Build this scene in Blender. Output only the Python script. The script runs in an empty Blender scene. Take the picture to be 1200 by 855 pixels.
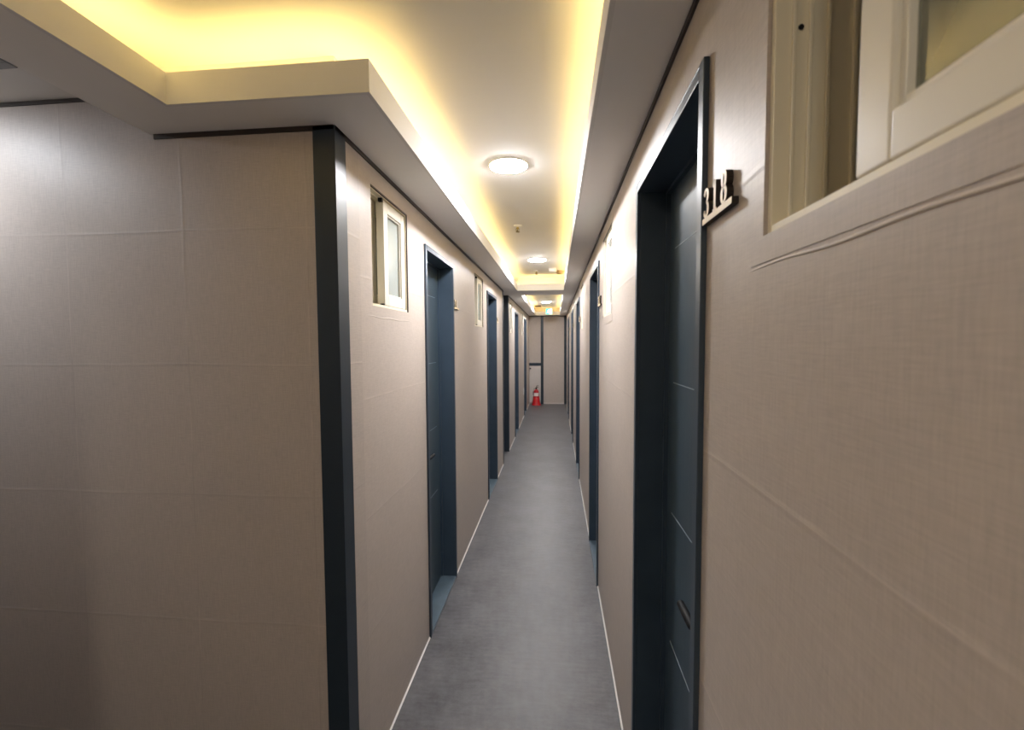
import bpy, math, random
from mathutils import Vector, Matrix
random.seed(4)
scene = bpy.context.scene
COL = scene.collection

# ------------------------------------------------------------------ layout
XL, XR, CEIL = -0.69, 0.28, 2.30        # corridor walls, soffit height
TOP = 2.50                               # raised ceiling inside the coves
Y0 = 1.365                               # wall facing the camera, left of the corridor
YE = 11.62                               # end wall
XB, YB = -1.10, 0.415                    # corner of the unseen wall added behind/left of the camera to cast shade
SIDE_Y0, SIDE_Y1 = 5.85, 6.49            # side passage on the left
REC = 0.095                              # how deep the door leaves sit

# ------------------------------------------------------------------ mesh helper
class MB:
    def __init__(s): s.v = []; s.f = []; s.sm = []
    def add(s, vs, fs, smooth=False):
        b = len(s.v); s.v += [tuple(p) for p in vs]
        for f in fs: s.f.append([b+i for i in f]); s.sm.append(smooth)
    def box(s, x0, x1, y0, y1, z0, z1):
        x0, x1 = sorted((x0, x1)); y0, y1 = sorted((y0, y1)); z0, z1 = sorted((z0, z1))
        vs = [(x, y, z) for x in (x0, x1) for y in (y0, y1) for z in (z0, z1)]
        s.add(vs, [(0,1,3,2),(4,6,7,5),(0,4,5,1),(2,3,7,6),(0,2,6,4),(1,5,7,3)])
    def lathe(s, prof, cx=0, cy=0, n=32, smooth=True):
        vs = []; fs = []
        for r, z in prof:
            for k in range(n):
                a = 2*math.pi*k/n; vs.append((cx+r*math.cos(a), cy+r*math.sin(a), z))
        m = len(prof)
        for i in range(m-1):
            for k in range(n):
                k2 = (k+1) % n; fs.append((i*n+k, i*n+k2, (i+1)*n+k2, (i+1)*n+k))
        fs.append(tuple(range(n))[::-1]); fs.append(tuple((m-1)*n+k for k in range(n)))
        s.add(vs, fs[:-2], smooth); s.add([vs[i] for i in range(n)], [tuple(range(n))[::-1]])
        s.add([vs[(m-1)*n+i] for i in range(n)], [tuple(range(n))])
    def tube(s, pts, r, n=10, caps=True):
        pts = [Vector(p) for p in pts]; rings = []
        for i, p in enumerate(pts):
            d = (pts[min(i+1, len(pts)-1)] - pts[max(i-1, 0)]).normalized()
            up = Vector((0,0,1)) if abs(d.z) < .9 else Vector((1,0,0))
            a = d.cross(up).normalized(); b = d.cross(a).normalized()
            rr = r[i] if isinstance(r, (list, tuple)) else r
            rings.append([p + a*rr*math.cos(2*math.pi*k/n) + b*rr*math.sin(2*math.pi*k/n) for k in range(n)])
        vs = [q for R in rings for q in R]; fs = []
        for i in range(len(pts)-1):
            for k in range(n):
                k2 = (k+1) % n; fs.append((i*n+k, i*n+k2, (i+1)*n+k2, (i+1)*n+k))
        s.add(vs, fs, True)
        if caps:
            s.add(rings[0], [tuple(range(n))]); s.add(rings[-1], [tuple(range(n))])
    def prism(s, poly, to3, d0, d1):
        """poly: list of (a,b); to3(a,b,d) -> xyz"""
        n = len(poly)
        vs = [to3(a, b, d0) for a, b in poly] + [to3(a, b, d1) for a, b in poly]
        fs = [tuple(range(n)), tuple(range(n, 2*n))[::-1]]
        for k in range(n):
            k2 = (k+1) % n; fs.append((k, k2, n+k2, n+k))
        s.add(vs, fs)
    def strip(s, pts, w, to3, d0, d1):
        """variable width stroke: pts centre line, w widths, solid between depths"""
        L = []; R = []
        for i, p in enumerate(pts):
            a = pts[max(i-1, 0)]; b = pts[min(i+1, len(pts)-1)]
            dx, dy = b[0]-a[0], b[1]-a[1]; l = math.hypot(dx, dy) or 1
            nx, ny = -dy/l, dx/l
            L.append((p[0]+nx*w[i]/2, p[1]+ny*w[i]/2)); R.append((p[0]-nx*w[i]/2, p[1]-ny*w[i]/2))
        for i in range(len(pts)-1):
            s.prism([L[i], L[i+1], R[i+1], R[i]], to3, d0, d1)
    def build(s, name, mat, parent=None, bevel=0, seg=2, loc=None):
        me = bpy.data.meshes.new(name); 
        org = Vector(loc) if loc is not None else Vector((0,0,0))
        me.from_pydata([tuple(Vector(p)-org) for p in s.v], [], s.f)
        for p, sm in zip(me.polygons, s.sm): p.use_smooth = sm
        import bmesh
        bm = bmesh.new(); bm.from_mesh(me); bmesh.ops.recalc_face_normals(bm, faces=bm.faces)
        bm.to_mesh(me); bm.free()
        me.materials.append(mat)
        o = bpy.data.objects.new(name, me); COL.objects.link(o)
        o.location = org
        if parent is not None:
            o.parent = parent
            o.location = org - parent.location if loc is not None else -parent.location
            # parents are unrotated empties: child mesh is in world coordinates minus parent's place
        if bevel:
            b = o.modifiers.new('bevel', 'BEVEL'); b.width = bevel; b.segments = seg
            b.limit_method = 'ANGLE'; b.angle_limit = math.radians(40)
        return o

def empty(name, loc):
    o = bpy.data.objects.new(name, None); COL.objects.link(o); o.location = loc
    o.empty_display_size = .05; return o
def tag(o, label=None, cat=None, group=None, kind=None):
    if label: o['label'] = label
    if cat: o['category'] = cat
    if group: o['group'] = group
    if kind: o['kind'] = kind
    return o
def struct(o, label, cat): return tag(o, label, cat, kind='structure')

# ------------------------------------------------------------------ materials
class N:
    def __init__(s, name):
        s.m = bpy.data.materials.new(name); s.m.use_nodes = True
        s.t = s.m.node_tree; s.b = s.t.nodes['Principled BSDF']
    def n(s, typ, **kw):
        nd = s.t.nodes.new(typ)
        for k, v in kw.items(): setattr(nd, k, v)
        return nd
    def l(s, a, b): s.t.links.new(a, b)
    def put(s, sock, v):
        if hasattr(v, 'is_linked') or hasattr(v, 'links'): s.l(v, sock)
        else: sock.default_value = v
    def math(s, op, a, b=0.0, c=0.0):
        nd = s.n('ShaderNodeMath', operation=op)
        s.put(nd.inputs[0], a); s.put(nd.inputs[1], b); s.put(nd.inputs[2], c)
        return nd.outputs[0]
    def mix(s, f, a, b):
        nd = s.n('ShaderNodeMix', data_type='RGBA')
        s.put(nd.inputs[0], f); s.put(nd.inputs[6], a); s.put(nd.inputs[7], b)
        return nd.outputs[2]
    def noise(s, scale, vec=None, detail=4, rough=.55, sc=None, loc=None):
        nd = s.n('ShaderNodeTexNoise'); nd.inputs['Scale'].default_value = scale
        nd.inputs['Detail'].default_value = detail; nd.inputs['Roughness'].default_value = rough
        tc = s.n('ShaderNodeNewGeometry'); mp = s.n('ShaderNodeMapping')
        mp.inputs['Scale'].default_value = sc or (1,1,1)
        s.l(tc.outputs['Position'], mp.inputs[0]); s.l(mp.outputs[0], nd.inputs['Vector'])
        return nd.outputs['Fac']
    def ramp(s, v, lo, hi, a=0., b=1.):
        nd = s.n('ShaderNodeMapRange'); nd.clamp = True
        s.put(nd.inputs[0], v); nd.inputs[1].default_value = lo; nd.inputs[2].default_value = hi
        nd.inputs[3].default_value = a; nd.inputs[4].default_value = b
        return nd.outputs[0]
    def bump(s, h, strength=.3, dist=.002):
        nd = s.n('ShaderNodeBump'); nd.inputs['Strength'].default_value = strength
        nd.inputs['Distance'].default_value = dist; s.l(h, nd.inputs['Height'])
        s.l(nd.outputs[0], s.b.inputs['Normal'])
def C4(c): return (c[0], c[1], c[2], 1)

def plain(name, col, rough=.5, metal=0., var=.06, spec=.5, scale=6):
    m = N(name); f = m.noise(scale)
    a = C4([max(0, x*(1-var)) for x in col]); b = C4([min(1, x*(1+var)) for x in col])
    m.l(m.mix(f, a, b), m.b.inputs['Base Color'])
    m.b.inputs['Roughness'].default_value = rough; m.b.inputs['Metallic'].default_value = metal
    m.b.inputs['Specular IOR Level'].default_value = spec
    return m.m

def linen(name, zs, h, axis, v0, vstep, col=(.47, .412, .368)):
    """woven wall covering on panels; faint joints at heights zs+k*h and along axis"""
    m = N(name)
    geo = m.n('ShaderNodeNewGeometry'); sx = m.n('ShaderNodeSeparateXYZ'); m.l(geo.outputs['Position'], sx.inputs[0])
    V = m.noise(1, sc=(420, 420, 28), detail=3); Hn = m.noise(1, sc=(30, 30, 420), detail=3)
    big = m.noise(1.3, detail=3); med = m.noise(14, detail=3)
    weave = m.math('ADD', m.math('MULTIPLY', V, .5), m.math('MULTIPLY', Hn, .5))
    t = m.math('ADD', m.math('MULTIPLY', weave, .75), m.math('ADD', m.math('MULTIPLY', big, .16), m.math('MULTIPLY', med, .09)))
    f = m.ramp(t, .32, .68)
    base = m.mix(f, C4([c*.84 for c in col]), C4([min(1, c*1.14) for c in col]))
    wob = m.math('MULTIPLY', m.math('SUBTRACT', m.noise(2.2, detail=2), .5), .012)
    zz = m.math('ADD', sx.outputs[2], wob)
    def seam(v, o, st):
        q = m.math('DIVIDE', m.math('SUBTRACT', v, o), st)
        return m.math('MULTIPLY', m.math('ABSOLUTE', m.math('SUBTRACT', q, m.math('ROUND', q))), st)
    dh = seam(zz, zs, h)
    vv = m.math('ADD', sx.outputs[axis], wob)
    dv = seam(vv, v0, vstep)
    d = m.math('MINIMUM', dh, dv)
    line = m.ramp(d, .0006, .0030, 1, 0)
    patch = m.ramp(m.noise(3.1, detail=2), .42, .62)           # joints fade in and out, light or dark
    lc = m.mix(patch, C4([c*.80 for c in col]), C4([min(1, c*1.36) for c in col]))
    m.l(m.mix(m.math('MULTIPLY', line, .45), base, lc), m.b.inputs['Base Color'])
    m.b.inputs['Roughness'].default_value = .48
    m.b.inputs['Specular IOR Level'].default_value = .42
    ridge = m.ramp(d, .0, .007, 1, 0)
    hgt = m.math('ADD', m.math('MULTIPLY', weave, .45), m.math('MULTIPLY', ridge, 1.0))
    m.bump(hgt, .28, .0016)
    return m.m

M = {}
M['wall_corr'] = linen('beige_linen_corridor', .082, .4440, 1, 1.02, 4.6)
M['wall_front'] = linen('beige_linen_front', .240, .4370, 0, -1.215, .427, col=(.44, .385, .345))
M['wall_end'] = linen('beige_linen_end', .1, 1.2, 0, -3, 1.0)
M['ceil'] = plain('ceiling_paper', (.80, .79, .77), .75, var=.03, spec=.2, scale=3)
M['soffit'] = plain('soffit_paint', (.88, .865, .85), .7, var=.03, spec=.2, scale=3)
M['fold'] = plain('linen_fold_highlight', (.56, .50, .45), .6)  # wall colour made paler to paint in the light the fold catches
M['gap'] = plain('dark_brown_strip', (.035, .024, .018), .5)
M['post'] = plain('navy_painted_metal', (.013, .024, .037), .42, var=.08, scale=30)
M['white_bead'] = plain('white_sealant', (.72, .71, .69), .4)
M['pvc'] = plain('ivory_pvc', (.74, .71, .63), .32, var=.03, scale=4)
M['pvc2'] = plain('aged_ivory_pvc', (.80, .74, .58), .35, var=.05, scale=8)
M['black'] = plain('black_metal', (.006, .006, .007), .6, var=.1, spec=.25)
M['red'] = plain('red_enamel', (.42, .006, .014), .28, var=.05)
M['redp'] = plain('red_plastic', (.50, .007, .012), .4, var=.05)
M['lab'] = plain('white_sticker', (.80, .74, .72), .5)
M['white'] = plain('white_plastic', (.80, .79, .76), .4, var=.02)
M['brass'] = plain('brass', (.30, .24, .10), .3, 1.0)
M['tan'] = plain('tan_plastic', (.50, .36, .20), .5)
M['grey'] = plain('grey_metal', (.22, .22, .23), .45)
M['endpanel'] = plain('pale_grey_panel', (.55, .51, .48), .5)

def brushed(name, col, rough, sc):
    m = N(name); V = m.noise(1, sc=sc, detail=3); b = m.noise(2.5, detail=3)
    t = m.ramp(m.math('ADD', m.math('MULTIPLY', V, .65), m.math('MULTIPLY', b, .35)), .3, .7)
    m.l(m.mix(t, C4([c*.8 for c in col]), C4([c*1.2 for c in col])), m.b.inputs['Base Color'])
    m.l(m.ramp(t, 0, 1, rough-.05, rough+.08), m.b.inputs['Roughness'])
    m.bump(V, .12, .0008); return m.m
M['frame'] = brushed('blue_grey_frame', (.034, .054, .080), .38, (6, 6, 6))
M['leaf'] = brushed('blue_grey_woodgrain', (.040, .064, .086), .42, (260, 260, 9))
M['groove_glint'] = plain('painted_groove_glint', (.30, .36, .40), .35)
M['sill'] = brushed('blue_sill', (.075, .11, .14), .4, (20, 20, 20))

def wood():
    m = N('birch_ply'); f = m.noise(1, sc=(60, 60, 600), detail=3)
    m.l(m.mix(f, (.80, .62, .36, 1), (.92, .76, .50, 1)), m.b.inputs['Base Color'])
    m.b.inputs['Roughness'].default_value = .5; return m.m
M['wood'] = wood()
M['char'] = plain('charred_ply_edge', (.018, .010, .006), .6)

def floor_mat():
    m = N('grey_vinyl')
    a = m.noise(3.2, detail=6, rough=.65); b = m.noise(26, detail=5, rough=.7); c = m.noise(1, sc=(9, 60, 1), detail=4)
    t = m.math('ADD', m.math('MULTIPLY', a, .5), m.math('ADD', m.math('MULTIPLY', b, .3), m.math('MULTIPLY', c, .2)))
    m.l(m.mix(m.ramp(t, .36, .64), (.042, .042, .048, 1), (.135, .134, .144, 1)), m.b.inputs['Base Color'])
    m.l(m.ramp(t, .3, .7, .36, .5), m.b.inputs['Roughness'])
    m.b.inputs['Specular IOR Level'].default_value = .5
    m.bump(b, .12, .001); return m.m
M['floor'] = floor_mat()

def glass(name, col, trans, rough):
    m = N(name); f = m.noise(2.0)
    m.l(m.mix(f, C4([c*.92 for c in col]), C4(col)), m.b.inputs['Base Color'])
    m.b.inputs['Roughness'].default_value = rough
    m.b.inputs['Transmission Weight'].default_value = trans
    m.b.inputs['IOR'].default_value = 1.5; return m.m
M['glass'] = glass('frosted_glass', (.62, .68, .66), .5, .24)
M['glass2'] = glass('smooth_obscured_glass', (.40, .42, .34), .6, .09)

def emit(name, col, s, base=(.8,.8,.8)):
    m = N(name); f = m.noise(1.0)
    m.l(m.mix(f, C4(col), C4([c*.985 for c in col])), m.b.inputs['Emission Color'])
    m.b.inputs['Emission Strength'].default_value = s
    m.b.inputs['Base Color'].default_value = C4(base); return m.m
M['lamp'] = emit('downlight_diffuser', (.98, .97, .99), 350)
M['lamp_unseen'] = emit('unseen_fill_diffuser', (1, .90, .76), 185)
M['lamp_cool'] = emit('downlight_diffuser_cool', (.88, .93, 1), 120)
M['led'] = emit('warm_led', (1, .70, .23), 8.6)
M['sign_g'] = emit('exit_green', (.05, .75, .50), 1.6, (.02, .3, .2))
M['sign_w'] = emit('exit_white', (.85, 1, .97), 2.2)

# ------------------------------------------------------------------ openings
# (y0, y1) of door frames and windows per side
DR = [(.873, 1.555), (2.915, 3.60), (5.22, 5.90), (7.12, 7.80), (9.30, 9.98)]
DL = [(2.312, 2.958), (4.455, 5.14), (7.50, 8.15), (9.72, 10.38)]
WR = [(.175, .640), (2.285, 2.70), (4.62, 5.03), (6.62, 7.02), (8.78, 9.18)]
WL = [(1.637, 2.048), (3.785, 4.22), (6.68, 7.08), (9.0, 9.38)]
DTOP = 2.135; WZ0, WZ1 = 1.762, 2.215
TH = .17

def wall_with_openings(x_in, sgn, y0, y1, doors, wins, mb):
    """wall slab from x_in outwards by TH, holes for doors and windows"""
    xs = (x_in, x_in + sgn*TH)
    ops = [(a, b, None) for a, b in doors if b > y0 and a < y1] + [(a, b, 'w') for a, b in wins if b > y0 and a < y1]
    ops.sort(); y = y0
    for a, b, k in ops:
        mb.box(*xs, y, a, 0, CEIL+.3)
        if k is None: mb.box(*xs, a, b, DTOP, CEIL+.3)
        else: mb.box(*xs, a, b, 0, WZ0); mb.box(*xs, a, b, WZ1, CEIL+.3)
        y = b
    mb.box(*xs, y, y1, 0, CEIL+.3)

# right wall
mb = MB(); wall_with_openings(XR, 1, -2.2, YE+.2, DR, WR, mb)
struct(mb.build('wall_right', M['wall_corr']), 'long beige linen-textured wall down the right side of the corridor', 'wall')
# left wall, first stretch and the stretch after the side passage
mb = MB(); wall_with_openings(XL, -1, Y0+TH, SIDE_Y0, DL[:2], WL[:2], mb)
struct(mb.build('wall_left', M['wall_corr']), 'beige linen-textured wall on the left of the corridor, from the near corner to the side passage', 'wall')
mb = MB(); wall_with_openings(XL, -1, SIDE_Y1, YE+.2, DL[2:], WL[2:], mb)
struct(mb.build('wall_left_far', M['wall_corr']), 'beige wall on the left of the corridor beyond the side passage', 'wall')
# wall facing the camera
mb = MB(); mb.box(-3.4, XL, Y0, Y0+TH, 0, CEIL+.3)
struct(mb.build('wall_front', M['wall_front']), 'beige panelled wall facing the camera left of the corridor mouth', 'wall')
# side passage
mb = MB(); mb.box(-2.4, XL-TH, SIDE_Y0-TH, SIDE_Y0, 0, CEIL+.1); mb.box(-2.4, XL-TH, SIDE_Y1, SIDE_Y1+TH, 0, CEIL+.1); mb.box(-2.5, -2.4, SIDE_Y0-TH, SIDE_Y1+TH, 0, CEIL+.1)
struct(mb.build('wall_side_passage', M['wall_corr']), 'beige walls of the short side passage on the left', 'wall')
# end wall
mb = MB(); mb.box(XL-.3, XR+.3, YE, YE+.15, 0, CEIL+.3)
struct(mb.build('wall_far', M['wall_end']), 'beige end wall closing the corridor', 'wall')
# behind the camera
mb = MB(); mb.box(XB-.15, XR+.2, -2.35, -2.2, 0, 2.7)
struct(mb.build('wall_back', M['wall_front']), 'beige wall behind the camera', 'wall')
mb = MB(); mb.box(XB-.15, XB, -2.2, YB, 0, 2.3); mb.box(-3.4, XB-.15, YB-.15, YB, 0, 2.6); mb.box(-3.55, -3.4, YB-.15, Y0+TH, 0, 2.6)  # unseen corner set so that its shadow falls on the facing wall
struct(mb.build('wall_shade_behind_left', M['wall_front']), 'beige wall corner added out of view, left behind the camera, to cast a shadow', 'wall')
# dark rooms behind the small windows
mb = MB(); mb.box(2.0, 2.1, -.6, 3.8, 0, 2.6); mb.box(XR+TH, 2.0, -.7, -.6, 0, 2.6); mb.box(XR+TH, 2.0, 3.8, 3.9, 0, 2.6)
mb.box(XR+TH, 2.1, -.7, 3.9, 2.6, 2.65); 
struct(mb.build('wall_room_right', M['wall_end']), 'walls of the unlit rooms behind the right-hand windows', 'wall')

# floor
mb = MB(); mb.box(-3.6, 2.1, -2.4, YE+.2, -.08, 0)
struct(mb.build('floor', M['floor']), 'dark grey mottled vinyl floor', 'floor')

# ------------------------------------------------------------------ ceiling
mb = MB()
mb.box(XB-.17, XR, -2.3, YE+.1, TOP, TOP+.06)
mb.box(XL-.02, XB-.17, SIDE_Y0-.1, SIDE_Y0, TOP, TOP+.06)
struct(mb.build('ceiling', M['ceil']), 'raised white ceiling inside the lit coves', 'ceiling')
mb = MB(); mb.box(-3.5, -1.30, YB-.1, Y0+.1, 2.43, 2.47)
struct(mb.build('ceiling_side', M['ceil']), 'white ceiling at the far left, above the side hallway', 'ceiling')

OX0, OX1 = -.503, .108           # corridor cove opening
NY = 1.20                        # front edge of the wide near cove
C1 = 5.92; C2a, C2b = 6.52, 11.36
s0, s1 = CEIL, CEIL+.012
lt = .012; lz = 2.388
mb = MB()
mb.box(OX1+lt, XR, -2.2, YE, s0, s1)                       # right band
mb.box(XL-.0, OX0-lt, Y0, C1+lt, s0, s1)                      # left band
mb.box(-1.30, OX0-lt, NY+lt, Y0, s0, s1)                      # band across the facing wall
mb.box(-1.30, XB-lt, -2.2, NY+lt, s0, s1)                     # near left band
mb.box(XL, OX1+lt, C1+lt, C2a-lt, s0, s1)                        # bridge between the coves
mb.box(XL, OX0-lt, C2a-lt, YE, s0, s1); mb.box(OX0-lt, OX1+lt, C2b+lt, YE, s0, s1)
mb.box(-2.5, XL, SIDE_Y0-.1, SIDE_Y1+.1, s0, s1)        # passage ceiling
mb.box(-1.312, -1.30, YB, Y0, s0, 2.50)                 # outer drop face towards the side hallway
struct(mb.build('trim_1', M['soffit']), 'dropped grey-white soffit running around the ceiling coves', 'soffit')
mb = MB()
mb.box(OX1, OX1+lt, -2.2, C1, s0, lz); mb.box(OX0-lt, OX0, NY, C1, s0, lz)
mb.box(XB, OX0-lt, NY, NY+lt, s0, lz); mb.box(XB-lt, XB, -2.2, NY+lt, s0, lz)
mb.box(OX0-lt, OX1+lt, C1, C1+lt, s0, lz)
struct(mb.build('trim_2', M['ceil']), 'upright cream lip of the near ceiling cove', 'trim')
mb = MB()
mb.box(OX1, OX1+lt, C2a-lt, C2b+lt, s0, lz); mb.box(OX0-lt, OX0, C2a-lt, C2b+lt, s0, lz)
mb.box(OX0, OX1, C2a-lt, C2a, s0, lz); mb.box(OX0, OX1, C2b, C2b+lt, s0, lz)
struct(mb.build('trim_3', M['ceil']), 'upright cream lip of the far ceiling cove', 'trim')
# trough outer walls (so that light stays in the cove)
mb = MB()
mb.box(XL, XL+.012, Y0-.012, YE, s1, TOP); mb.box(-1.28, XL, Y0-.012, Y0, s1, TOP); mb.box(XR-.012, XR, -2.2, YE, s1, TOP)
mb.box(OX0-lt, OX1+.1, C1+.24, C1+.25, s1, TOP)
struct(mb.build('trim_4', M['ceil']), 'hidden back of the light trough', 'trim')
# warm LED tape lying in the troughs
def led(n, x0, x1, y0, y1, label):
    m_ = MB(); m_.box(x0, x1, y0, y1, s1+.012, s1+.016)
    struct(m_.build('trim_%d' % n, M['led']), label, 'light strip')
led(5, OX0-.095, OX0-.045, Y0, C1-.02, 'warm light tape in the left trough of the near cove')
led(6, OX1+.045, OX1+.095, -1.6, C1-.02, 'warm light tape in the right trough of the near cove')
led(7, XB+.02, OX0-.08, NY+.045, NY+.095, 'warm light tape in the trough above the facing wall')
led(8, XB-.095, XB-.045, -1.4, NY+.02, 'warm light tape in the near left trough')
led(9, OX0-.095, OX0-.045, C2a+.02, C2b, 'warm light tape in the left trough of the far cove')
led(10, OX1+.045, OX1+.095, C2a+.02, C2b, 'warm light tape in the right trough of the far cove')
led(11, OX0+.02, OX1-.02, C1+.045, C1+.095, 'warm light tape at the end of the near cove')
led(12, OX0+.02, OX1-.02, C2b+.045, C2b+.095, 'warm light tape at the end of the far cove')

# dark strip where walls meet the soffit
gz = CEIL-.015
for n, (a, lab) in enumerate([
    ((XR-.006, XR, -2.2, YE), 'dark strip along the top of the right wall'),
    ((XL, XL+.005, Y0, SIDE_Y0), 'dark strip along the top of the left wall'),
    ((XL, XL+.005, SIDE_Y1, YE), 'dark strip along the top of the far left wall'),
    ((-1.30, XL, Y0-.005, Y0), 'dark strip along the top of the facing wall'),
    ((XL, XR, YE-.006, YE), 'dark strip along the top of the end wall')]):
    mb = MB(); mb.box(a[0], a[1], a[2], a[3], gz, CEIL)
    struct(mb.build('trim_%d' % (13+n), M['gap']), lab, 'trim')
mb = MB(); mb.box(-3.4, -1.312, Y0-.005, Y0, 2.418, 2.43)
struct(mb.build('trim_18', M['gap']), 'dark strip under the side ceiling at the far left', 'trim')

# ------------------------------------------------------------------ corner posts
def post(n, x, y, dx, dy, lab):
    """L-shaped corner cover; dx,dy signs of the wall's side"""
    w = .068; t = .005; m_ = MB()
    poly = [(x-dx*t, y-dy*t), (x+dx*w, y-dy*t), (x+dx*w, y+dy*.002), (x+dx*.002, y+dy*.002), (x+dx*.002, y+dy*w), (x-dx*t, y+dy*w)]
    m_.prism(poly, lambda a, b, d: (a, b, d), 0, CEIL-.001)
    struct(m_.build('trim_%d' % n, M['post'], bevel=.0015), lab, 'corner post')
post(20, XL, Y0, -1, 1, 'tall navy metal corner post at the corridor mouth')
post(21, XL, SIDE_Y0, -1, -1, 'navy corner post at the near side of the side passage')
post(22, XL, SIDE_Y1, -1, 1, 'navy corner post at the far side of the side passage')
# end wall: post and crossbar
mb = MB(); mb.box(-.385, -.315, YE-.03, YE, 0, CEIL-.001)
struct(mb.build('trim_23', M['post'], bevel=.002), 'navy vertical post on the end wall', 'post')
mb = MB(); mb.box(XL, -.385, YE-.03, YE, 1.00, 1.075)
struct(mb.build('trim_24', M['post'], bevel=.002), 'navy horizontal rail on the end wall, left of the post', 'rail')
mb = MB(); mb.box(XR-.06, XR, YE-.02, YE, 0, CEIL-.015)
struct(mb.build('trim_25', M['post'], bevel=.002), 'narrow dark upright in the right corner of the end wall', 'post')
mb = MB(); mb.box(-.315, XR-.06, YE-.012, YE, 0, .03)
struct(mb.build('baseboard_far', M['endpanel']), 'pale skirting at the foot of the end wall', 'baseboard')
# low panel door under the rail
d = empty('door_10', (-.54, YE-.02, 0)); struct(d, 'low pale grey panel door under the navy rail at the corridor end', 'door')
mb = MB(); mb.box(XL+.012, -.388, YE-.018, YE-.001, .035, .995); mb.build('leaf', M['endpanel'], d, bevel=.003)
mb = MB(); mb.tube([(-.655, YE-.018, .93), (-.655, YE-.05, .93)], .012); mb.tube([(-.655, YE-.048, .93), (-.655, YE-.066, .93)], [.022, .018], 14)
mb.build('knob', M['post'], d)

# ------------------------------------------------------------------ sealant beads at the floor
def beads(name, x, sgn, spans, lab):
    m_ = MB()
    for a, b in spans:
        m_.prism([(0, 0), (-sgn*.006, 0), (-sgn*.005, .003), (-sgn*.002, .006), (0, .007)],
                 lambda u, z, yy: (x+u, yy, z), a, b)
    struct(m_.build(name, M['white_bead']), lab, 'baseboard')
def gaps(y0, y1, doors):
    out = []; y = y0
    for a, b in doors:
        if a > y1 or b < y0: continue
        out.append((y, a)); y = b
    out.append((y, y1)); return out
beads('baseboard_right', XR, 1, gaps(-2.2, YE, DR), 'thin white sealant line along the foot of the right wall')
beads('baseboard_left', XL, -1, gaps(Y0+.068, SIDE_Y0-.068, DL[:2]), 'thin white sealant line along the foot of the left wall')
beads('baseboard_left_far', XL, -1, gaps(SIDE_Y1+.068, YE, DL[2:]), 'thin white sealant line along the foot of the far left wall')
mb = MB(); mb.box(-3.4, XL-.068, Y0-.006, Y0, 0, .009)
struct(mb.build('baseboard_front', M['white_bead']), 'thin white sealant line along the foot of the facing wall', 'baseboard')

# ------------------------------------------------------------------ doors
def P(side, u, d, z):
    """u along the corridor, d depth into the wall (negative = into corridor)"""
    return (XR+d if side > 0 else XL-d, u, z)
def pbox(m_, side, u0, u1, d0, d1, z0, z1):
    a = P(side, u0, d0, z0); b = P(side, u1, d1, z1); m_.box(a[0], b[0], u0, u1, z0, z1)

def door(n, side, y0, y1, lab):
    r = empty('door_%d' % n, P(side, (y0+y1)/2, 0, 0)); struct(r, lab, 'door')
    fw = .024; m_ = MB(); pr = -.011
    for (u0, u1) in ((y0-.004, y0+fw), (y1-fw, y1+.004)):
        pbox(m_, side, u0, u1, pr, .0, 0, DTOP+.004)
    for (u0, u1) in ((y0+.0005, y0+fw), (y1-fw, y1-.0005)):
        pbox(m_, side, u0, u1, 0, TH-.01, 0, DTOP-.0005)
    pbox(m_, side, y0+fw, y1-fw, pr, TH-.01, DTOP-fw, DTOP-.0005)
    pbox(m_, side, y0-.004, y1+.004, pr, 0, DTOP-.001, DTOP+.004)
    m_.build('door_frame', M['frame'], r, bevel=.0015)
    # rebate stop
    m_ = MB(); a, b = y0+fw, y1-fw
    pbox(m_, side, a, a+.010, REC-.014, REC, .015, DTOP-fw); pbox(m_, side, b-.010, b, REC-.014, REC, .015, DTOP-fw)
    pbox(m_, side, a+.01, b-.01, REC-.014, REC, DTOP-fw-.010, DTOP-fw)
    m_.build('door_stop', M['frame'], r)
    m_ = MB(); pbox(m_, side, a, b, -.009, REC+.05, 0, .014)
    m_.build('threshold', M['sill'], r, bevel=.002)
    m_ = MB(); pbox(m_, side, a+.001, b-.001, REC, REC+.04, .016, DTOP-fw-.002)
    leaf = m_.build('leaf', M['leaf'], r, bevel=.002)
    # raised centre field; pale strips painted in as light caught on its grooves
    m_ = MB(); pbox(m_, side, a+.085, b-.085, REC-.004, REC, .13, 2.03)
    pan = m_.build('panel', M['leaf'], r, bevel=.002)
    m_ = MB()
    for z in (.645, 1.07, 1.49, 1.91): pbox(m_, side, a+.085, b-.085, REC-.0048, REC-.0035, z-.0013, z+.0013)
    m_.build('groove_glint_line', M['groove_glint'], r)
    # lever handle
    m_ = MB(); uh = a+.15; zh = .945; q = lambda u, d, z: P(side, u, d, z)
    m_.tube([q(uh, REC-.003, zh), q(uh, REC-.012, zh)], .024, 20)
    h = m_.build('handle_rose', M['black'], r)
    m_ = MB(); m_.tube([q(uh, REC-.01, zh), q(uh, REC-.045, zh), q(uh+.012, REC-.054, zh), q(uh+.06, REC-.054, zh), q(uh+.105, REC-.054, zh)], [.009, .009, .0095, .0105, .0095], 12)
    m_.build('handle', M['black'], r)
    # deadlock cylinder
    m_ = MB(); m_.tube([q(uh, REC-.003, zh-.07), q(uh, REC-.010, zh-.07)], .013, 16); m_.build('keyhole', M['black'], r)
    return r
names_r = ['dark blue door nearest the camera on the right, beside the number 318', 'second dark blue door on the right wall', 'third dark blue door on the right wall', 'fourth dark blue door on the right wall', 'farthest dark blue door on the right wall']
names_l = ['blue-grey door nearest the camera on the left wall', 'second blue-grey door on the left, just before the side passage', 'first blue-grey door on the left beyond the side passage', 'farthest blue-grey door on the left wall']
n = 1
for (a, b), lab in zip(DR, names_r): door(n, 1, a, b, lab); n += 1
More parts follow.
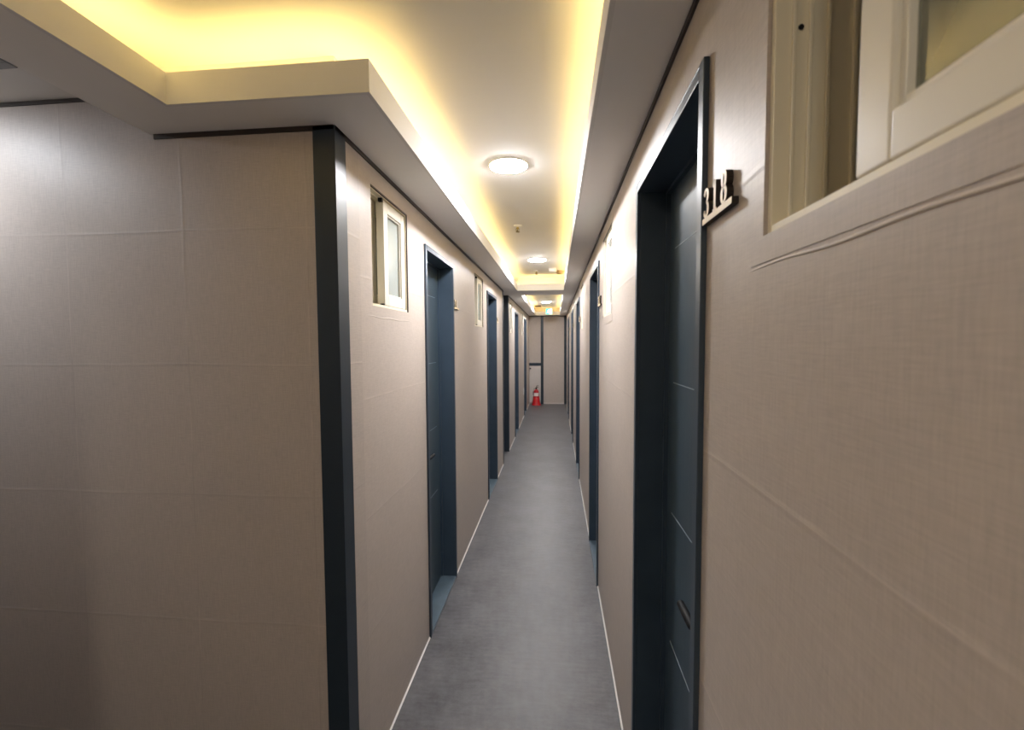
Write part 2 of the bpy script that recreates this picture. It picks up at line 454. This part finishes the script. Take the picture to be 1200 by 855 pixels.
for (a, b), lab in zip(DL, names_l): door(n, -1, a, b, lab); n += 1

# ------------------------------------------------------------------ small sliding windows
def ring(m_, side, u0, u1, z0, z1, w, d0, d1):
    pbox(m_, side, u0, u0+w, d0, d1, z0, z1); pbox(m_, side, u1-w, u1, d0, d1, z0, z1)
    pbox(m_, side, u0+w, u1-w, d0, d1, z0, z0+w); pbox(m_, side, u0+w, u1-w, d0, d1, z1-w, z1)
def window(n, side, y0, y1, lab):
    r = empty('window_%d' % n, P(side, (y0+y1)/2, 0, WZ0)); struct(r, lab, 'window')
    e = .0006
    m_ = MB(); ring(m_, side, y0+e, y1-e, WZ0+e, WZ1-e, .010, .004, .135)     # liner
    for d_ in (.024, .044, .066, .098):                                             # track ribs
        ring(m_, side, y0+.0105, y1-.0105, WZ0+.0105, WZ1-.0105, .004, d_, d_+.005)
    m_.build('window_frame', M['pvc2'], r, bevel=.001)
    near = side > 0 and y0 < .3
    if not near:
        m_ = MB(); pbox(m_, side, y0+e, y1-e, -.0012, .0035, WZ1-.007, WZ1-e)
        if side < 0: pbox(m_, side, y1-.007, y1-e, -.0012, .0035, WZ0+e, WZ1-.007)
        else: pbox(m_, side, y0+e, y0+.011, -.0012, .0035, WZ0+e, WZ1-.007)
        m_.build('recess_shade', M['gap'], r)  # dark strips put in for the shade along the recess edges
    # flat border pressed under the wall covering
    m_ = MB(); ring(m_, side, y0-.036, y1+.036, WZ0-.036, WZ1+.036, .036, -.0009, 0)
    pbox(m_, side, y0-.036, y1+.036, -.0009, 0, WZ0-.0361, WZ0-.036)
    if side > 0: m_.build('window_trim', M['wall_corr'], r, bevel=.0006, seg=2)
    # soft fold of the wall covering below the opening
    m_ = MB(); fp = []
    for i in range(25):
        t = i/24; fp.append(P(side, y0-.06+(y1-y0+.105)*t, .0009, WZ0-.040-.003*math.sin(t*3.1)+.0015*math.sin(t*17)))
    m_.tube(fp, [.0010+.0015*math.sin(math.pi*i/24)**.5 for i in range(25)], 10)
    m_.build('covering_fold', M['fold'], r)
    far = side < 0
    w = .250 if far else .277
    for k, (d0, off) in enumerate(((.006, 0), (.052, .014))):
        if far: b = y1-.022; a = b-w+(.0 if k == 0 else -.012)
        else: a = y0+.014; b = a+w+(0 if k == 0 else .012)
        b_ = b; a_ = a
        m_ = MB(); ring(m_, side, a_, b_, WZ0+.012, WZ1-.016, .044, d0, d0+.032)
        sf = m_.build('sash', M['pvc'], r, bevel=.003, seg=3)
        m_ = MB(); ring(m_, side, a_+.044, b_-.044, WZ0+.056, WZ1-.06, .007, d0+.006, d0+.026)
        bd = m_.build('glazing_bead', M['pvc'], r, bevel=.001)
        m_ = MB(); pbox(m_, side, a_+.050, b_-.050, d0+.014, d0+.019, WZ0+.062, WZ1-.066)
        m_.build('pane', M['glass2'] if near else M['glass'], r)
    # latch screw hole and little black stops
    m_ = MB(); yy = y1-.011 if side > 0 else y0+.011; sg = -1 if side > 0 else 1
    c = P(side, yy, .035, WZ0+.262)
    m_.tube([c, (c[0], c[1]+sg*.0015, c[2])], .0034, 12); m_.build('screw_hole', M['black'], r)
    m_ = MB(); uu = (y1-w-.038) if far else (y0+w+.018)
    
    if far: (pbox(m_, side, uu, uu+.014, .006, .022, WZ1-.026, WZ1-.012), pbox(m_, side, uu, uu+.012, .006, .02, WZ0+.012, WZ0+.018))
    if far: m_.build('stopper', M['black'], r)
wl = ['small ivory sliding window nearest the camera on the left wall', 'second small window on the left, before the second door', 'small window on the left just past the side passage', 'farthest small window on the left wall']
wr = ['ivory sliding window nearest the camera on the right', 'small window between the first and second right-hand doors', 'small window before the third right-hand door', 'small window before the fourth right-hand door', 'small window before the farthest right-hand door']
n = 1
for (a, b), lab in zip(WL, wl): window(n, -1, a, b, lab); n += 1
for (a, b), lab in zip(WR, wr): window(n, 1, a, b, lab); n += 1

# ------------------------------------------------------------------ room numbers
def arc(cx, cy, rx, ry, a0, a1, k=18):
    return [(cx+rx*math.cos(math.radians(a0+(a1-a0)*i/k)), cy+ry*math.sin(math.radians(a0+(a1-a0)*i/k))) for i in range(k+1)]
def thick(pts, lo=.10, hi=.24):
    w = []
    for i in range(len(pts)):
        a = pts[max(i-1, 0)]; b = pts[min(i+1, len(pts)-1)]
        l = math.hypot(b[0]-a[0], b[1]-a[1]) or 1
        w.append(lo+(hi-lo)*abs((b[1]-a[1])/l)**1.3)
    return w
def digit_strokes(ch):
    # unit cell: width .62, height 1
    S = []
    def st(p, lo=.10, hi=.225): S.append((p, thick(p, lo, hi)))
    if ch == '0': st(arc(.31, .5, .21, .44, 0, 360, 32))
    if ch == '1':
        st([(.33, .03), (.33, .97)]); st([(.12, .04), (.54, .04)]); st([(.14, .84), (.33, .95)])
    if ch == '2':
        st(arc(.30, .72, .19, .23, 175, -45)); st([(.44, .56), (.30, .33), (.12, .06)], .09, .12); st([(.08, .07), (.56, .07)], .14, .14)
    if ch == '3':
        st(arc(.29, .73, .19, .22, 165, -90)); st(arc(.29, .28, .22, .24, 90, -165)); st(arc(.13, .80, .03, .03, 0, 360, 10), .1, .1); st(arc(.11, .20, .03, .03, 0, 360, 10), .1, .1)
    if ch == '4':
        st([(.42, .02), (.42, .97)]); st([(.42, .93), (.06, .30)], .08, .1); st([(.05, .29), (.60, .29)])
    if ch == '5':
        st([(.14, .93), (.50, .93)], .12, .12); st([(.15, .95), (.13, .54)], .09, .10); st(arc(.29, .31, .22, .27, 125, -160))
    if ch == '6':
        st(arc(.31, .29, .20, .25, 0, 360, 28)); st(arc(.44, .40, .35, .54, 110, 190))
    if ch == '7':
        st([(.07, .92), (.55, .92)], .12, .12); st([(.53, .90), (.34, .45), (.28, .03)], .1, .2)
    if ch == '8':
        st(arc(.31, .735, .165, .215, 0, 360, 28)); st(arc(.31, .27, .205, .24, 0, 360, 28))
    return S
def number_sign(side, ystart, text, z0, lab):
    """wooden cut-out digits on a bar; ystart = end of the sign nearest the door"""
    H = .052; cw = .0415; Wt = cw*len(text)+.012
    # reading direction seen from the corridor
    if side > 0: u_of = lambda a: ystart - a          # left of text = far
    else: u_of = lambda a: ystart + a
    r = empty('room_number', P(side, u_of(Wt/2), -.001, z0)); tag(r, lab, 'room number', 'wooden room numbers beside the doors')
    t3 = lambda a, b, d: P(side, u_of(a), d, z0+b)
    t0, t1 = -.0105, .0001
    for i, ch in enumerate(text):
        back = MB(); face = MB()
        for pts, w in digit_strokes(ch):
            q = [(.006+cw*i+p[0]*cw*1.05, .0105+p[1]*H) for p in pts]; ww = [x*H*.82 for x in w]
            back.strip(q, ww, t3, t0, t1); face.strip(q, [x*.97 for x in ww], t3, t0-.0007, t0-.0001)
        dg = back.build('digit', M['char'], r); 
        f_ = face.build('digit_face', M['wood'], None); f_.parent = dg; f_.location = (0, 0, 0)
    back = MB(); face = MB()
    back.prism([(0, 0), (Wt, 0), (Wt, .011), (0, .011)], t3, t0, t1)
    face.prism([(.0003, .0003), (Wt-.0003, .0003), (Wt-.0003, .0107), (.0003, .0107)], t3, t0-.0007, t0-.0001)
    b = back.build('base_bar', M['char'], r); f_ = face.build('bar_face', M['wood'], None); f_.parent = b; f_.location = (0, 0, 0)
number_sign(1, .862, '318', 1.832, 'wooden cut-out room number 318 right of the nearest right-hand door')
number_sign(1, 2.895, '317', 1.842, 'wooden room number beside the second right-hand door, under the small window edge')
number_sign(1, 5.20, '316', 1.845, 'wooden room number beside the third right-hand door')
number_sign(1, 7.10, '315', 1.845, 'wooden room number beside the fourth right-hand door')
number_sign(1, 9.28, '314', 1.845, 'wooden room number beside the farthest right-hand door')
number_sign(-1, 2.972, '319', 1.848, 'wooden room number right of the nearest left-hand door')
number_sign(-1, 5.155, '320', 1.848, 'wooden room number beside the second left-hand door, before the side passage')
number_sign(-1, 8.165, '321', 1.848, 'wooden room number beside the first left-hand door past the side passage')
number_sign(-1, 10.395, '322', 1.848, 'wooden room number beside the farthest left-hand door')

# ------------------------------------------------------------------ ceiling fixtures
def downlight(x, y, z, mat, lab, r=.098):
    e_ = empty('downlight', (x, y, z)); tag(e_, lab, 'ceiling light', 'round recessed downlights along the ceiling')
    m_ = MB(); m_.lathe([(r, z-.0005), (r, z-.005), (r-.002, z-.0065), (r-.005, z-.0065)], x, y, 40)
    m_.build('ring', M['white'], e_)
    m_ = MB(); m_.lathe([(r-.0045, z-.0066), (r-.012, z-.0095), (r-.035, z-.0145), (r-.065, z-.017), (.002, z-.018)], x, y, 40)
    m_.build('diffuser', mat, e_)
downlight(-.233, 2.25, TOP, M['lamp'], 'round white downlight nearest the camera in the long cove')
downlight(-.195, 4.815, TOP, M['lamp'], 'second round downlight, near the far end of the first cove')
downlight(-.215, 7.38, TOP, M['lamp'], 'round downlight at the near end of the far cove, hidden by the soffit bridge')
downlight(-.215, 9.92, TOP, M['lamp'], 'farthest round downlight, above the exit sign approach')
downlight(-.26, -1.15, TOP, M['lamp_unseen'], 'round downlight added out of view behind the camera')  # added fill lamp without a known source, lights the near walls
downlight(-2.12, 1.02, 2.43, M['lamp_cool'], 'round cool downlight in the side hallway ceiling at the left')

def sprinkler(x, y, lab):
    e_ = empty('sprinkler', (x, y, TOP)); tag(e_, lab, 'sprinkler', 'brass sprinkler heads on the ceiling')
    m_ = MB(); m_.lathe([(.030, TOP-.0005), (.030, TOP-.004), (.012, TOP-.012)], x, y, 20); m_.build('escutcheon', M['white'], e_)
    m_ = MB(); m_.lathe([(.008, TOP-.010), (.008, TOP-.026), (.004, TOP-.030), (.004, TOP-.046), (.016, TOP-.047), (.016, TOP-.050)], x, y, 16)
    for s_ in (-1, 1): m_.tube([(x+s_*.008, y, TOP-.020), (x+s_*.014, y, TOP-.034), (x+s_*.004, y, TOP-.046)], .0025, 6)
    m_.build('head', M['brass'], e_)
sprinkler(-.285, 3.40, 'small brass sprinkler head between the two downlights')
sprinkler(-.235, 5.55, 'small sprinkler head past the second downlight, left of the smoke detector')
def detector(x, y, z, mat, lab):
    e_ = empty('smoke_detector', (x, y, z)); tag(e_, lab, 'smoke detector')
    m_ = MB(); m_.lathe([(.055, z-.0005), (.055, z-.010), (.050, z-.012)], x, y, 28); m_.build('base', mat, e_)
    m_ = MB(); m_.lathe([(.048, z-.0121), (.048, z-.028), (.036, z-.040), (.020, z-.043), (.003, z-.043)], x, y, 28); m_.build('sensor_head', mat, e_)
detector(-.035, 5.42, TOP, M['white'], 'round white smoke detector at the far end of the first cove')
detector(.055, 5.60, TOP, M['tan'], 'cream round detector close to the right lip at the end of the first cove')
e_ = empty('alarm_unit', (-.42, 10.75, TOP)); tag(e_, 'flat tan alarm unit on the ceiling left of the exit sign', 'alarm')
mb = MB(); mb.box(-.51, -.33, 10.72, 10.80, TOP-.05, TOP-.0005); mb.build('housing', M['tan'], e_, bevel=.006)
mb = MB(); mb.box(-.49, -.35, 10.716, 10.7195, TOP-.04, TOP-.012); mb.build('grille', M['char'], e_)

# ceiling vent in the side hallway
e_ = empty('ceiling_vent', (-1.83, .94, 2.43)); tag(e_, 'square grey ceiling vent at the far left edge above the side hallway', 'vent')
mb = MB()
X0, X1, Ya, Yb = -2.03, -1.555, .70, 1.19
for a in ((X0, X1, Ya, Ya+.03), (X0, X1, Yb-.03, Yb), (X0, X0+.03, Ya+.03, Yb-.03), (X1-.03, X1, Ya+.03, Yb-.03)): mb.box(a[0], a[1], a[2], a[3], 2.422, 2.4297)
mb.build('frame', M['grey'], e_, bevel=.002)
mb = MB(); mb.box(X0+.03, X1-.03, Ya+.03, Yb-.03, 2.4275, 2.4297); mb.build('backing', M['char'], e_)
mb = MB()
for k in range(12):
    y = Ya+.05+k*.0345; mb.box(X0+.03, X1-.03, y, y+.012, 2.421, 2.4265)
mb.build('louvre', M['grey'], e_)

# exit sign hanging near the corridor end
sx, sy = -.16, 10.9
e_ = empty('exit_sign', (sx, sy, 2.28)); tag(e_, 'small green glowing exit sign with a white running figure, hanging near the corridor end', 'exit sign')
mb = MB(); mb.box(sx-.082, sx+.082, sy, sy+.028, 2.285, 2.435); mb.build('housing', M['white'], e_, bevel=.003)
for s_ in (-.05, .05):
    mb = MB(); mb.tube([(sx+s_, sy+.014, 2.434), (sx+s_, sy+.014, TOP-.0005)], .004, 8)
    mb.build('hanger', M['white'], e_)
mb = MB(); mb.box(sx-.075, sx+.075, sy-.002, sy-.0003, 2.292, 2.428); mb.build('panel', M['sign_g'], e_)
mb = MB(); t3 = lambda a, b, d: (sx+a, sy+d, 2.292+b)
mb.prism([(.018, .012), (.066, .012), (.066, .124), (.018, .124)], t3, -.0032, -.0022)            # lit doorway
mb.build('doorway_symbol', M['sign_w'], e_)
mb = MB()
def limb(pts, w): mb.strip(pts, [w]*len(pts), t3, -.0046, -.0034)
mb.prism([(-.004+.010*math.cos(k*math.pi/8), .108+.010*math.sin(k*math.pi/8)) for k in range(16)], t3, -.0046, -.0034)
limb([(-.008, .094), (-.020, .058)], .018); limb([(-.010, .090), (.012, .078), (.022, .086)], .008); limb([(-.012, .090), (-.034, .086), (-.044, .070)], .008)
limb([(-.018, .060), (.004, .044), (-.002, .018)], .010); limb([(-.022, .060), (-.034, .038), (-.056, .032)], .010)
mb.build('running_figure', M['sign_w'], e_)

# ------------------------------------------------------------------ fire extinguisher in its stand
ex, ey = -.495, 11.40
e_ = empty('fire_extinguisher', (ex, ey, .0)); tag(e_, 'red fire extinguisher with a white label, in a red stand at the corridor end', 'fire extinguisher')
mb = MB(); mb.lathe([(.060, .035), (.066, .045), (.068, .06), (.068, .335), (.062, .365), (.045, .388), (.022, .400), (.020, .412)], ex, ey, 32)
mb.build('cylinder', M['red'], e_)
mb = MB(); k = 12; vs = []
for i in range(k+1):
    a = math.radians(-150+120*i/k)
    for z in (.232, .318): vs.append((ex+.0692*math.cos(a), ey+.0692*math.sin(a), z))
mb.add(vs, [(2*i, 2*i+2, 2*i+3, 2*i+1) for i in range(k)], True); mb.build('label_sticker', M['lab'], e_)
mb = MB(); mb.lathe([(.018, .411), (.020, .418), (.020, .440), (.014, .446)], ex, ey, 16); mb.build('valve', M['black'], e_)
mb = MB(); mb.tube([(ex-.004, ey, .440), (ex+.02, ey-.005, .462), (ex+.062, ey-.01, .470)], [.010, .008, .006], 8)
mb.tube([(ex-.006, ey, .446), (ex+.004, ey-.005, .488), (ex+.058, ey-.01, .506)], [.009, .008, .006], 8); mb.build('squeeze_handle', M['black'], e_)
mb = MB(); mb.tube([(ex-.018, ey, .43), (ex-.06, ey-.01, .415), (ex-.078, ey-.014, .36), (ex-.078, ey-.014, .26)], [.007, .007, .007, .008], 8); mb.build('hose', M['black'], e_)
e_ = empty('extinguisher_stand', (ex, ey, 0)); tag(e_, 'flared red plastic floor stand holding the fire extinguisher', 'stand')
mb = MB()
pr = [(.118, 0), (.118, .012), (.108, .02), (.092, .10), (.080, .205), (.074, .208), (.086, .10), (.100, .022), (.07, .018), (.002, .018)]
mb.lathe(pr, ex, ey, 36); mb.build('cone', M['redp'], e_)
mb = MB(); mb.lathe([(.0765, .2085), (.084, .2085), (.085, .216), (.081, .222), (.0765, .220)], ex, ey, 36); mb.build('rim', M['redp'], e_)

# outlet plate on the far left wall
e_ = empty('wall_outlet', P(-1, 9.5, 0, .56)); tag(e_, 'white wall outlet plate low on the far left wall', 'outlet')
mb = MB(); pbox(mb, -1, 9.45, 9.55, -.010, -.0008, .49, .64); mb.build('plate', M['white'], e_, bevel=.003)
mb = MB(); pbox(mb, -1, 9.475, 9.525, -.016, -.0102, .53, .60); mb.build('socket', M['white'], e_, bevel=.003)

# ------------------------------------------------------------------ camera
cd = bpy.data.cameras.new('camera'); cam = bpy.data.objects.new('camera', cd); COL.objects.link(cam)
F, pi_, ya, ro = 521.28, .0515, .0979, -.0052
cx_, sx_ = math.cos(pi_), math.sin(pi_); cy_, sy_ = math.cos(ya), math.sin(ya); cr, sr = math.cos(ro), math.sin(ro)
B = Matrix(((1,0,0),(0,0,-1),(0,1,0)))
Ry = Matrix(((cy_,0,sy_),(0,1,0),(-sy_,0,cy_))); Rx = Matrix(((1,0,0),(0,cx_,-sx_),(0,sx_,cx_))); Rz = Matrix(((cr,-sr,0),(sr,cr,0),(0,0,1)))
W2C = Rz @ Rx @ Ry @ B
Rm = W2C.transposed() @ Matrix(((1,0,0),(0,-1,0),(0,0,-1)))
cam.matrix_world = Matrix.Translation((0, 0, 1.6207)) @ Rm.to_4x4()
cd.sensor_width = 36; cd.sensor_fit = 'HORIZONTAL'; cd.lens = F/1200*36; cd.clip_start = .01
cd.dof.use_dof = True; cd.dof.focus_distance = 1.7; cd.dof.aperture_fstop = 5.0
scene.camera = cam

w = bpy.data.worlds.new('world'); scene.world = w; w.use_nodes = True
w.node_tree.nodes['Background'].inputs[0].default_value = (.5, .47, .42, 1)
w.node_tree.nodes['Background'].inputs[1].default_value = .02
scene.view_settings.view_transform = 'Standard'
scene.view_settings.look = 'None'
scene.view_settings.exposure = 0.07
scene.cycles.max_bounces = 12; scene.cycles.diffuse_bounces = 8
scene.cycles.sample_clamp_indirect = 6
